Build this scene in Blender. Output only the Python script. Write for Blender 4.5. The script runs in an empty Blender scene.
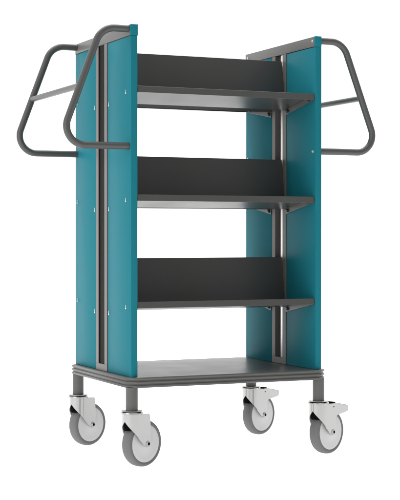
import bpy, bmesh, math
from mathutils import Vector, Matrix

S = bpy.context.scene
COL = S.collection
FLOOR = 0.029                      # height offset so that the wheels stand on z = 0

# ------------------------------------------------------------------ camera
cd = bpy.data.cameras.new('camera')
cam = bpy.data.objects.new('camera', cd)
COL.objects.link(cam)
yaw, pitch = 0.4213, -0.0089
F = Vector((math.sin(yaw) * math.cos(pitch), math.cos(yaw) * math.cos(pitch), math.sin(pitch)))
R = Vector((math.cos(yaw), -math.sin(yaw), 0))
U = R.cross(F)
M = Matrix((R, U, -F)).transposed().to_4x4()
M.translation = Vector((-1.5676, -4.0063, 0.6687 + FLOOR))
cam.matrix_world = M
cd.sensor_fit = 'HORIZONTAL'
cd.sensor_width = 36.0
cd.lens = 36.0 * 1426.2 / 400.0
cd.clip_start = 0.05
cd.clip_end = 200
S.camera = cam

# ------------------------------------------------------------------ world, key lamp and added fill lamps
w = bpy.data.worlds.new('World')
S.world = w
w.use_nodes = True
w.node_tree.nodes['Background'].inputs[0].default_value = (1, 1, 1, 1)
w.node_tree.nodes['Background'].inputs[1].default_value = 0.46


def softbox(name, loc, target, sx, sy, power):
    l = bpy.data.lights.new(name, 'AREA')
    l.shape = 'RECTANGLE'
    l.size, l.size_y = sx, sy
    l.energy = power
    o = bpy.data.objects.new(name, l)
    COL.objects.link(o)
    o.location = loc
    o.rotation_euler = (Vector(target) - Vector(loc)).to_track_quat('-Z', 'Y').to_euler()
    return o


softbox('overhead_fill', (0.3, 1.6, 6.5), (0.3, 1.6, 0), 7, 7, 300)  # added lamp, lifts the floor towards pure white
softbox('key_softbox', (-4.4, -2.0, 1.9), (0.3, 0.25, 0.65), 3.5, 3.5, 92)
# added unseen lamp below the sheet, washes out the cast shadows on it
softbox('shadow_fill_below', (4.0, -1.0, -1.2), (4.0, -1.0, 0), 46, 24, 6500)
softbox('backdrop_fill', (5.0, 2.0, 7.0), (5.0, 6.5, 2.4), 30, 2, 1250)  # added lamp that whitens the rear sweep of the sheet
S.view_settings.view_transform = 'Standard'
S.view_settings.look = 'None'
S.view_settings.exposure = 0
S.view_settings.gamma = 1


# ------------------------------------------------------------------ materials
def mat(name, col, rough=0.4, metal=0.0, bump=0.0, bscale=900, rvar=0.06, spec=0.5, cvar=0.05):
    m = bpy.data.materials.new(name)
    m.use_nodes = True
    nt = m.node_tree
    b = nt.nodes['Principled BSDF']
    b.inputs['Metallic'].default_value = metal
    b.inputs['Specular IOR Level'].default_value = spec
    tc = nt.nodes.new('ShaderNodeTexCoord')
    n = nt.nodes.new('ShaderNodeTexNoise')
    n.inputs['Scale'].default_value = 9
    n.inputs['Detail'].default_value = 5
    nt.links.new(tc.outputs['Object'], n.inputs['Vector'])
    mr = nt.nodes.new('ShaderNodeMapRange')
    mr.inputs['To Min'].default_value = rough - rvar
    mr.inputs['To Max'].default_value = rough + rvar
    nt.links.new(n.outputs['Fac'], mr.inputs['Value'])
    nt.links.new(mr.outputs['Result'], b.inputs['Roughness'])
    mx = nt.nodes.new('ShaderNodeMix')
    mx.data_type = 'RGBA'
    mx.inputs[6].default_value = tuple(c * (1 - cvar) for c in col) + (1,)
    mx.inputs[7].default_value = tuple(min(1, c * (1 + cvar)) for c in col) + (1,)
    nt.links.new(n.outputs['Fac'], mx.inputs[0])
    nt.links.new(mx.outputs[2], b.inputs['Base Color'])
    if bump:
        n2 = nt.nodes.new('ShaderNodeTexNoise')
        n2.inputs['Scale'].default_value = bscale
        n2.inputs['Detail'].default_value = 2
        nt.links.new(tc.outputs['Object'], n2.inputs['Vector'])
        bp = nt.nodes.new('ShaderNodeBump')
        bp.inputs['Strength'].default_value = bump
        bp.inputs['Distance'].default_value = 0.0003
        nt.links.new(n2.outputs['Fac'], bp.inputs['Height'])
        nt.links.new(bp.outputs['Normal'], b.inputs['Normal'])
    return m


GREY = mat('grey_powder_coat', (0.128, 0.126, 0.122), 0.40, bump=0.10, spec=0.24)
SHELF = mat('shelf_powder_coat', (0.056, 0.056, 0.053), 0.33, bump=0.10)
DECK = mat('deck_powder_coat', (0.112, 0.111, 0.107), 0.36, bump=0.10, spec=0.48)
LEG = mat('leg_powder_coat', (0.104, 0.103, 0.100), 0.40, bump=0.10, spec=0.24)
TUBE = mat('tube_powder_coat', (0.058, 0.060, 0.057), 0.38, bump=0.08)
TEAL = mat('teal_panel_lacquer', (0.012, 0.155, 0.193), 0.42, bump=0.06, spec=0.03)
SLOT = mat('slot_shade_and_pin', (0.016, 0.015, 0.0145), 0.6, spec=0.05)  # near-black for the shade in the outer slot, and for the pedal pins
RAIL = mat('brushed_aluminium', (0.62, 0.62, 0.62), 0.40, metal=0.85)
ZINC = mat('zinc_plated_steel', (0.38, 0.38, 0.377), 0.24, metal=0.85)
BOLT = mat('bright_screw', (0.56, 0.57, 0.58), 0.35, metal=0.6)
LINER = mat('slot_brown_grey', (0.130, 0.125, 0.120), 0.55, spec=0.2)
DARKB = mat('blackened_screw', (0.03, 0.03, 0.03), 0.25)
TYRE = mat('grey_rubber', (0.125, 0.125, 0.125), 0.62, bump=0.1)
HUB = mat('light_grey_plastic', (0.54, 0.54, 0.54), 0.45)
BLACK = mat('black_plastic_and_shade', (0.002, 0.002, 0.002), 0.7, spec=0.03)  # black parts, and the shade painted into the fork throat
WHITE = bpy.data.materials.new('white_underlit_sheet')  # translucency added so light from below hides cast shadows
WHITE.use_nodes = True
nt = WHITE.node_tree
nt.nodes.remove(nt.nodes['Principled BSDF'])
df = nt.nodes.new('ShaderNodeBsdfDiffuse')
tl = nt.nodes.new('ShaderNodeBsdfTranslucent')
mxs = nt.nodes.new('ShaderNodeMixShader')
for n_ in (df, tl):
    n_.inputs['Color'].default_value = (0.96, 0.96, 0.96, 1)
mxs.inputs[0].default_value = 0.5
nt.links.new(df.outputs[0], mxs.inputs[1])
nt.links.new(tl.outputs[0], mxs.inputs[2])
nt.links.new(mxs.outputs[0], nt.nodes['Material Output'].inputs['Surface'])


# ------------------------------------------------------------------ mesh helpers
def finish(name, bm, m, parent=None, bevel=0.0, angle=35, seg=2):
    bmesh.ops.recalc_face_normals(bm, faces=bm.faces)
    if bevel:
        es = [e for e in bm.edges if len(e.link_faces) == 2 and e.calc_face_angle(0) > math.radians(25)]
        bmesh.ops.bevel(bm, geom=es, offset=bevel, segments=seg, profile=0.5, affect='EDGES', clamp_overlap=True)
    me = bpy.data.meshes.new(name)
    bm.to_mesh(me)
    bm.free()
    for p in me.polygons:
        p.use_smooth = True
    me.set_sharp_from_angle(angle=math.radians(angle))
    me.materials.append(m)
    o = bpy.data.objects.new(name, me)
    COL.objects.link(o)
    if parent is not None:
        o.parent = parent
    return o


def box(bm, x0, x1, y0, y1, z0, z1):
    vs = [bm.verts.new((x, y, z)) for z in (z0, z1) for y in (y0, y1) for x in (x0, x1)]
    for f in ((0, 1, 3, 2), (4, 6, 7, 5), (0, 4, 5, 1), (2, 3, 7, 6), (0, 2, 6, 4), (1, 5, 7, 3)):
        bm.faces.new([vs[i] for i in f])
    return vs


def prism(bm, pts, axis_fn, a, b):
    """closed outline pts (p, q) extruded between a and b; axis_fn(p, q, t) gives the 3D point"""
    v0 = [bm.verts.new(axis_fn(p, q, a)) for p, q in pts]
    v1 = [bm.verts.new(axis_fn(p, q, b)) for p, q in pts]
    n = len(pts)
    bm.faces.new(v0)
    bm.faces.new(v1[::-1])
    for i in range(n):
        bm.faces.new((v0[i], v0[(i + 1) % n], v1[(i + 1) % n], v1[i]))
    return v0 + v1


def lathe(bm, prof, frame, n=48, close=False):
    """prof: list of (r, h); frame(r cos, r sin, h) -> 3D"""
    rings = []
    for r, h in prof:
        if r < 1e-6:
            rings.append([bm.verts.new(frame(0, 0, h))])
        else:
            rings.append([bm.verts.new(frame(r * math.cos(2 * math.pi * i / n), r * math.sin(2 * math.pi * i / n), h))
                          for i in range(n)])
    pairs = list(zip(rings, rings[1:]))
    if close:
        pairs.append((rings[-1], rings[0]))
    for a, b in pairs:
        for i in range(n):
            j = (i + 1) % n
            if len(a) == 1 and len(b) == 1:
                continue
            if len(a) == 1:
                bm.faces.new((a[0], b[i], b[j]))
            elif len(b) == 1:
                bm.faces.new((a[i], a[j], b[0]))
            else:
                bm.faces.new((a[i], a[j], b[j], b[i]))


def tube(bm, path, r, n=20):
    path = [Vector(p) for p in path]
    T = []
    for i in range(len(path)):
        a = path[max(0, i - 1)]
        b = path[min(len(path) - 1, i + 1)]
        T.append((b - a).normalized())
    ref = Vector((0, 1, 0)) if abs(T[0].y) < 0.9 else Vector((0, 0, 1))
    rings = []
    for p, t in zip(path, T):
        s = t.cross(ref).normalized()
        q = t.cross(s).normalized()
        rings.append([bm.verts.new(p + r * (math.cos(2 * math.pi * k / n) * s + math.sin(2 * math.pi * k / n) * q))
                      for k in range(n)])
    for a, b in zip(rings, rings[1:]):
        for k in range(n):
            bm.faces.new((a[k], a[(k + 1) % n], b[(k + 1) % n], b[k]))
    bm.faces.new(rings[0])
    bm.faces.new(rings[-1][::-1])


def rounded(pts, radii, steps=14):
    """polyline with rounded corners (3D points)"""
    pts = [Vector(p) for p in pts]
    out = [pts[0]]
    for i in range(1, len(pts) - 1):
        p, a, b = pts[i], (pts[i - 1] - pts[i]).normalized(), (pts[i + 1] - pts[i]).normalized()
        half = a.angle(b) / 2
        r = radii[i - 1]
        d = r / math.tan(half)
        c = p + (a + b).normalized() * (r / math.sin(half))
        s, e = p + a * d - c, p + b * d - c
        tot = s.angle(e)
        for k in range(steps + 1):
            t = k / steps
            out.append(c + (s * math.sin((1 - t) * tot) + e * math.sin(t * tot)) / math.sin(tot))
    out.append(pts[-1])
    return out


# ------------------------------------------------------------------ setting: one seamless white sheet
bm = bmesh.new()
prof = [(-9.0, 0.0)]
yb, rad = 6.5, 2.0
for k in range(25):
    a = math.pi / 2 * k / 24
    prof.append((yb - rad + rad * math.sin(a), rad - rad * math.cos(a)))
prof.append((yb, 9.0))
prev = None
for y, z in prof:
    cur = [bm.verts.new((x, y, z)) for x in (-17, 26)]
    if prev:
        bm.faces.new((prev[0], prev[1], cur[1], cur[0]))
    prev = cur
bd = finish('floor', bm, WHITE, angle=60)
bd['kind'] = 'structure'

# ------------------------------------------------------------------ the trolley
W, D, T = 0.6534, 0.507, 0.0214
ZB, ZT = 0.2455, 1.311              # frame heights measured above the camera fit's datum; FLOOR is added by the root
root = bpy.data.objects.new('book_trolley', None)
COL.objects.link(root)
root.location = (0, 0, FLOOR)
root['label'] = 'teal and grey metal book trolley with three slanted shelf levels on four castors'
root['category'] = 'trolley'

# --- base platform with ribbed edge trim and four legs
X0, X1, Y0, Y1 = -0.018, 0.6714, -0.020, 0.527


def outline(inset, ch):
    c = ch - inset * 0.586
    x0, x1, y0, y1 = X0 + inset, X1 - inset, Y0 + inset, Y1 - inset
    return [(x0 + c, y0), (x1 - c, y0), (x1, y0 + c), (x1, y1 - c), (x1 - c, y1), (x0 + c, y1), (x0, y1 - c), (x0, y0 + c)]


CH = 0.031
zb0 = 0.2145
bm = bmesh.new()
prism(bm, outline(0.0086, CH), lambda p, q, t: (p, q, t), zb0 + 0.002, ZB - 0.0003)
deck = finish('base_platform', bm, DECK, root, bevel=0.0003, seg=1)
bm = bmesh.new()
trim = [(0.0085, ZB - 0.003), (0.0085, ZB), (0.003, ZB)]
for top in (ZB, ZB - 0.0115, ZB - 0.023):                       # three rounded ribs with two grooves
    zc, rr = top - 0.0040, 0.0040
    if top != ZB:
        trim.append((0.0048, top + 0.0004))
        trim.append((0.0030, top))
    for k in range(5):
        a = math.pi / 2 - math.pi * k / 4
        trim.append((0.0030 - 0.0030 * math.cos(a), zc + rr * math.sin(a)))
    if top > zb0 + 0.010:
        trim.append((0.0048, top - 0.0084))
trim += [(0.0085, zb0), (0.0085, zb0 + 0.003)]
cl = []
for q in trim:
    if not cl or (abs(cl[-1][0] - q[0]) + abs(cl[-1][1] - q[1])) > 1e-5:
        cl.append(q)
loops = []
for ins, z in cl:
    loops.append([bm.verts.new((x, y, z)) for x, y in outline(ins, CH)])
for a, b in zip(loops, loops[1:] + loops[:1]):
    for i in range(8):
        bm.faces.new((a[i], a[(i + 1) % 8], b[(i + 1) % 8], b[i]))
finish('edge_trim', bm, LEG, deck, angle=50)

STEMS = [(0.0055, 0.0085), (W - 0.0055, 0.0085), (W - 0.0055, D - 0.0085), (0.0055, D - 0.0085)]
for sx, sy in STEMS:
    bm = bmesh.new()
    lathe(bm, [(0, 0.1456), (0.0175, 0.1456), (0.0185, 0.1466), (0.0185, zb0 + 0.001), (0, zb0 + 0.001)],
          lambda a, b, h: (sx + a, sy + b, h), 40)
    finish('leg', bm, LEG, root)

# --- the two side frames
LEV = [1.1105, 0.7825, 0.4565]       # height of the outer bolt row of each shelf level
TAN = math.tan(math.radians(9.7))
YC = D / 2


def side(mx):
    """mx maps a depth measured inwards from the outer face to x"""
    fl = lambda x0, x1: sorted((mx(x0), mx(x1)))
    bolts_in = (0.0145, 0.0145)
    for y0, y1, by in ((0.0, 0.1995, (0.0415, 0.1890)), (D - 0.1995, D, (D - 0.1890, D - 0.0300 + 0.0105))):
        bm = bmesh.new()
        a, b = fl(0, T)
        box(bm, a, b, y0, y1, ZB + 0.0004, 1.2768)
        panel = finish('side_panel', bm, TEAL, root, bevel=0.0014)
        for z in LEV:
            for y in by:
                zz = z - TAN * ((y if y < YC else D - y) - 0.042)
                # keyhole bolt: bright pressed tongue with a round head below
                bm = bmesh.new()
                lathe(bm, [(0, -0.0026), (0.0020, -0.0024), (0.0029, -0.0015), (0.0031, 0.001)],
                      lambda p, q, h: (mx(h), y + p, zz - 0.0040 + q), 18)
                a, b = fl(-0.0016, 0.001)
                box(bm, a, b, y - 0.0018, y + 0.0010, zz - 0.001, zz + 0.0062)
                finish('bolt', bm, BOLT, panel)
    for y in (0.0178, D - 0.0178):   # the inside screws of the lower handle ends
        bm = bmesh.new()
        lathe(bm, [(0, 0.0028), (0.003, 0.0026), (0.0046, 0.0016), (0.0052, -0.001)],
              lambda p, q, h: (mx(T + h), y + p, 0.9435 + q), 20)
        finish('handle_screw', bm, BOLT, root)
    # slotted upright between the panels
    yl, yr, s0, s1 = YC - 0.050, YC + 0.050, YC - 0.027, YC + 0.027
    xo, xi, w0, w1 = -0.0018, T + 0.001, 0.0038, 0.0062
    zs = 0.2667
    prof = [(xo, yl), (xo, s0), (w0, s0), (w0, s1), (xo, s1), (xo, yr), (xi, yr), (xi, s1), (w1, s1), (w1, s0), (xi, s0), (xi, yl)]
    bm = bmesh.new()
    prism(bm, prof, lambda p, q, t: (mx(p), q, t), zs, 1.2778)
    a, b = fl(xo, xi)
    box(bm, a, b, yl, yr, ZB + 0.0003, zs)
    up = finish('upright', bm, GREY, root, bevel=0.0006, seg=1)
    g = 0.0012
    for nm, x0, x1, xw in (('slot_shade_liner', 0.0022, 0.0037, -0.0010), ('slot_shade_liner', 0.0063, 0.0070, T + 0.0002)):
        bm = bmesh.new()                       # added U lining, black in the outer slot to stand for its shade, open towards the viewer's side
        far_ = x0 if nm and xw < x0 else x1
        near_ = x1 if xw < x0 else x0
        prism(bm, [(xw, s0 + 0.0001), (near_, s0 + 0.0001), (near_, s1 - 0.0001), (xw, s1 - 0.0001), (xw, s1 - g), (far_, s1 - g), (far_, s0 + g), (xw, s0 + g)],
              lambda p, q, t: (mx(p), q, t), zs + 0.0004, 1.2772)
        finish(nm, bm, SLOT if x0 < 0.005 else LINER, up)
    bm = bmesh.new()
    a, b = fl(0.0072, T - 0.0020)
    box(bm, a, b, s0 + 0.0013, s0 + 0.0185, zs + 0.0006, 1.2772)
    finish('rail', bm, RAIL, up, bevel=0.0004)
    # cap bar with teal end tabs
    bm = bmesh.new()
    a, b = fl(-0.0015, T + 0.0012)
    box(bm, a, b, 0.0085, D - 0.0015, 1.2784, ZT - 0.0005)
    cap = finish('top_cap', bm, GREY, root, bevel=0.0012)
    for y0, y1 in ((-0.0006, 0.0085), (D - 0.0015, D + 0.0006)):
        bm = bmesh.new()
        a, b = fl(-0.0003, T + 0.0014)
        box(bm, a, b, y0, y1, 1.2772, ZT)
        finish('end_tab', bm, TEAL, cap, bevel=0.001)
    for y in (0.0185, D - 0.0185):
        bm = bmesh.new()
        lathe(bm, [(0, 0.0022), (0.003, 0.0020), (0.0044, 0.0012), (0.0048, -0.001)],
              lambda p, q, h: (mx(T + 0.0012 + h), y + p, 1.2965 + q), 20)
        finish('cap_screw', bm, BOLT, cap)
    # two bent handle tubes joined by a crossbar
    for y in (0.0175, D - 0.0175):
        p = rounded([(mx(0.002), y, 1.2985), (mx(-0.0885), y, 1.2985), (mx(-0.2235), y, 0.9445), (mx(0.002), y, 0.9445)],
                    [0.062, 0.056])
        bm = bmesh.new()
        tube(bm, p, 0.0108, 24)
        finish('handle_tube', bm, TUBE, root)
    bm = bmesh.new()
    tube(bm, [(mx(-0.1565), 0.0175, 1.1205), (mx(-0.1565), D - 0.0175, 1.1205)], 0.0092, 24)
    finish('crossbar', bm, TUBE, root)


side(lambda x: x)
side(lambda x: W - x)

# --- shelves: two pans per level sloping down to the middle, each with an upright back plate
th = math.radians(9.7)
XA, XB = T + 0.0016, W - T - 0.0016


def shelf(lip_z, flip):
    def place(x, s, h):
        y = 0.006 + s * math.cos(th) + h * math.sin(th)
        z = lip_z - s * math.sin(th) + h * math.cos(th)
        return Vector((x, D - y if flip else y, z))

    def lbox(bm, x0, x1, s0, s1, h0, h1):
        for v in box(bm, x0, x1, s0, s1, h0, h1):
            v.co = place(*v.co)
    L = 0.2005
    bm = bmesh.new()
    # folded pan drawn as one outline (top sheet and front lip), then the two end flanges
    prism(bm, [(0, -0.0198), (0, 0), (L, 0), (L, -0.0018), (0.0018, -0.0018), (0.0018, -0.0198)],
          lambda p, q, t: place(t, p, q), XA, XB)
    for a, b in ((XA + 0.0002, XA + 0.0020), (XB - 0.0020, XB - 0.0002)):
        lbox(bm, a, b, 0.0018, L - 0.001, -0.0196, -0.0018)
    sh = finish('shelf', bm, SHELF, root, bevel=0.0005, seg=1)
    bm = bmesh.new()
    HT = 0.1650
    prism(bm, [(L, -0.0018), (L, HT), (L + 0.010, HT), (L + 0.010, HT - 0.0018), (L + 0.0018, HT - 0.0018), (L + 0.0018, -0.0018)],
          lambda p, q, t: place(t, p, q), XA, XB)
    finish('back_plate', bm, SHELF, sh, bevel=0.0005, seg=1)
    for x, d in ((XA + 0.0020, 1), (XB - 0.0020, -1)):
        for s in (0.0365, 0.184):
            bm = bmesh.new()
            c = place(x, s, -0.0098)
            lathe(bm, [(0, 0.0055), (0.0022, 0.0055), (0.0026, 0.0062), (0.0048, 0.0060), (0.0056, 0.005), (0.0056, 0.0014),
                       (0.0078, 0.0012), (0.0078, -0.001)],
                  lambda p, q, h: (c.x + d * h, c.y + p, c.z + q), 20)
            finish('screw', bm, DARKB, sh)


for z in (1.1272, 0.7988, 0.4733):
    shelf(z, False)
    shelf(z, True)

# --- castors
PHI = math.radians(-66.7)
N = Vector((math.cos(PHI), math.sin(PHI), 0))
Uv = Vector((-N.y, N.x, 0))
RW, TR, ZA = 0.0715, 0.0425, 0.0425


def caster(sx, sy, brake):
    P = lambda u, n, z: Vector((sx, sy, z)) + Uv * u + N * n
    A = lambda a, b, h: P(TR + a, h, ZA + b)       # axle frame
    # fork: pressed sheet that wraps round the swivel as a half drum (cut away at the front) and runs on as two side plates
    RD, NP = 0.0296, 0.0276
    cut = lambda arc: min(0.0640 + 1.06 * arc, 0.1170)
    ring = []
    for k in range(41):
        a = math.pi / 2 + math.pi * k / 40
        arc = RD * min(a - math.pi / 2, 3 * math.pi / 2 - a)
        zc = cut(arc)
        c, s_ = math.cos(a), math.sin(a)
        ring.append([bm_v for bm_v in ((RD * c, RD * s_, zc), (RD * c, RD * s_, 0.1345),
                                       ((RD - 0.0025) * c, (RD - 0.0025) * s_, 0.1345), ((RD - 0.0025) * c, (RD - 0.0025) * s_, zc))])
    bm = bmesh.new()
    vr = [[bm.verts.new(P(*q)) for q in row] for row in ring]
    for a_, b_ in zip(vr, vr[1:]):
        for i in range(4):
            bm.faces.new((a_[i], a_[(i + 1) % 4], b_[(i + 1) % 4], b_[i]))
    bm.faces.new(vr[0])
    bm.faces.new(vr[-1][::-1])
    out = [(-0.0006, 0.1342), (-0.0006, 0.0646), (0.0225, 0.0412)]
    for k in range(9):
        a = math.radians(222 + (352 - 222) * k / 8)
        out.append((TR - 0.001 + 0.0135 * math.cos(a), ZA + 0.0020 + 0.0135 * math.sin(a)))
    if brake:
        out += [(TR + 0.0150, 0.0900), (0.0640, 0.0950), (0.0730, 0.0965), (0.1150, 0.1025), (0.1205, 0.1050), (0.1235, 0.1215), (0.0720, 0.1312), (0.0600, 0.1342)]
    else:
        out += [(TR + 0.0115, 0.0900), (TR + 0.0085, 0.128), (TR + 0.0060, 0.1335), (0.036, 0.1342)]
    for n0, n1 in ((NP - 0.0026, NP), (-NP, -NP + 0.0026)):
        prism(bm, out, lambda p, q, t: P(p, t, q), n0, n1)
    umax = 0.058 if brake else 0.034
    prism(bm, [(-0.0006, -NP + 0.0027), (umax, -NP + 0.0027), (umax, NP - 0.0027), (-0.0006, NP - 0.0027)], lambda p, q, t: P(p, q, t), 0.1300, 0.1338)
    fk = finish('caster', bm, ZINC, root)
    if brake:
        fk['label'] = 'castor with a brake pedal'
    # swivel head: ring, gap and ball race
    bm = bmesh.new()
    lathe(bm, [(0, 0.1346), (0.029, 0.1346), (0.0325, 0.1350), (0.0338, 0.1368), (0.0336, 0.1392), (0.0325, 0.1402), (0.0300, 0.1398),
               (0.0285, 0.1382), (0, 0.1382)], lambda a, b, h: P(a, b, h), 48)
    finish('swivel_head', bm, ZINC, fk)
    bm = bmesh.new()
    lathe(bm, [(0, 0.1383), (0.0270, 0.1383), (0.0270, 0.1425), (0, 0.1425)], lambda a, b, h: P(a, b, h), 40)
    finish('ball_race', bm, BLACK, fk)
    bm = bmesh.new()
    lathe(bm, [(0, 0.1426), (0.0305, 0.1426), (0.0322, 0.1434), (0.0322, 0.1448), (0.0308, 0.1455), (0, 0.1455)], lambda a, b, h: P(a, b, h), 48)
    finish('swivel_plate', bm, ZINC, fk)
    # added black block standing for the shade inside the fork's throat
    bm = bmesh.new()
    seg_ = []
    for k in range(17):
        a = math.radians(111 + 138 * k / 16)
        seg_.append((0.0256 * math.cos(a), 0.0256 * math.sin(a)))
    prism(bm, seg_, lambda p, q, t: P(p, q, t), 0.0860, 0.1290)
    finish('throat_shade', bm, BLACK, fk, bevel=0.001)
    # tyre
    bm = bmesh.new()
    pr = [(0.0575, -0.0170), (0.0605, -0.0186), (0.0650, -0.0186), (0.0682, -0.0162), (0.0706, -0.0112), (RW, -0.004), (RW, 0.004),
          (0.0706, 0.0112), (0.0682, 0.0162), (0.0650, 0.0186), (0.0605, 0.0186), (0.0575, 0.0170)]
    lathe(bm, pr, A, 72, close=True)
    finish('tyre', bm, TYRE, fk, angle=60)
    # wheel disc
    bm = bmesh.new()
    h = [(0, 0.0190), (0.012, 0.0190), (0.016, 0.0172), (0.048, 0.0168), (0.0560, 0.0178), (0.0576, 0.0170)]
    lathe(bm, h + [(r, -z) for r, z in reversed(h)], A, 72)
    finish('wheel_disc', bm, HUB, fk)
    # axle bolt, nut and socket
    for nm, q_ in (('axle_bolt', 1), ('axle_nut', -1)):
        bm = bmesh.new()
        lathe(bm, [(0.0092, q_ * 0.0282), (0.0088, q_ * 0.0291), (0.0064, q_ * 0.0293), (0.0062, q_ * 0.0304), (0.0058, q_ * 0.0310), (0.0050, q_ * 0.0310),
                   (0.0048, q_ * 0.0300), (0, q_ * 0.0300)], A, 24)
        finish(nm, bm, ZINC, fk)
    bm = bmesh.new()
    lathe(bm, [(0, 0.0301), (0.0047, 0.0301), (0.0047, 0.0308), (0, 0.0308)], A, 16)
    finish('axle_socket', bm, BLACK, fk)
    if brake:
        bm = bmesh.new()
        prism(bm, [(0.0585, 0.1310), (0.0600, 0.1345), (0.0730, 0.1330), (0.1240, 0.1228), (0.1262, 0.1200), (0.1240, 0.1060), (0.1222, 0.1062),
                   (0.1238, 0.1196), (0.0730, 0.1305)], lambda p, q, t: P(p, t, q), -0.0238, 0.0238)
        finish('brake_pedal', bm, ZINC, fk, bevel=0.0006)
        bm = bmesh.new()
        prism(bm, [(0.0430, 0.1345), (0.0440, 0.1385), (0.0600, 0.1380), (0.0615, 0.1350)], lambda p, q, t: P(p, t, q), -0.004, 0.0225)
        finish('pedal_grip', bm, BLACK, fk, bevel=0.0006)
        bm = bmesh.new()
        lathe(bm, [(0, NP + 0.0010), (0.0020, NP + 0.0008), (0.0024, NP - 0.0004)], lambda a, b, h: P(0.045 + a, h, 0.1235 + b), 16)
        finish('pedal_pin', bm, SLOT, fk)


for i, (sx, sy) in enumerate(STEMS):
    caster(sx, sy, i in (1, 2))
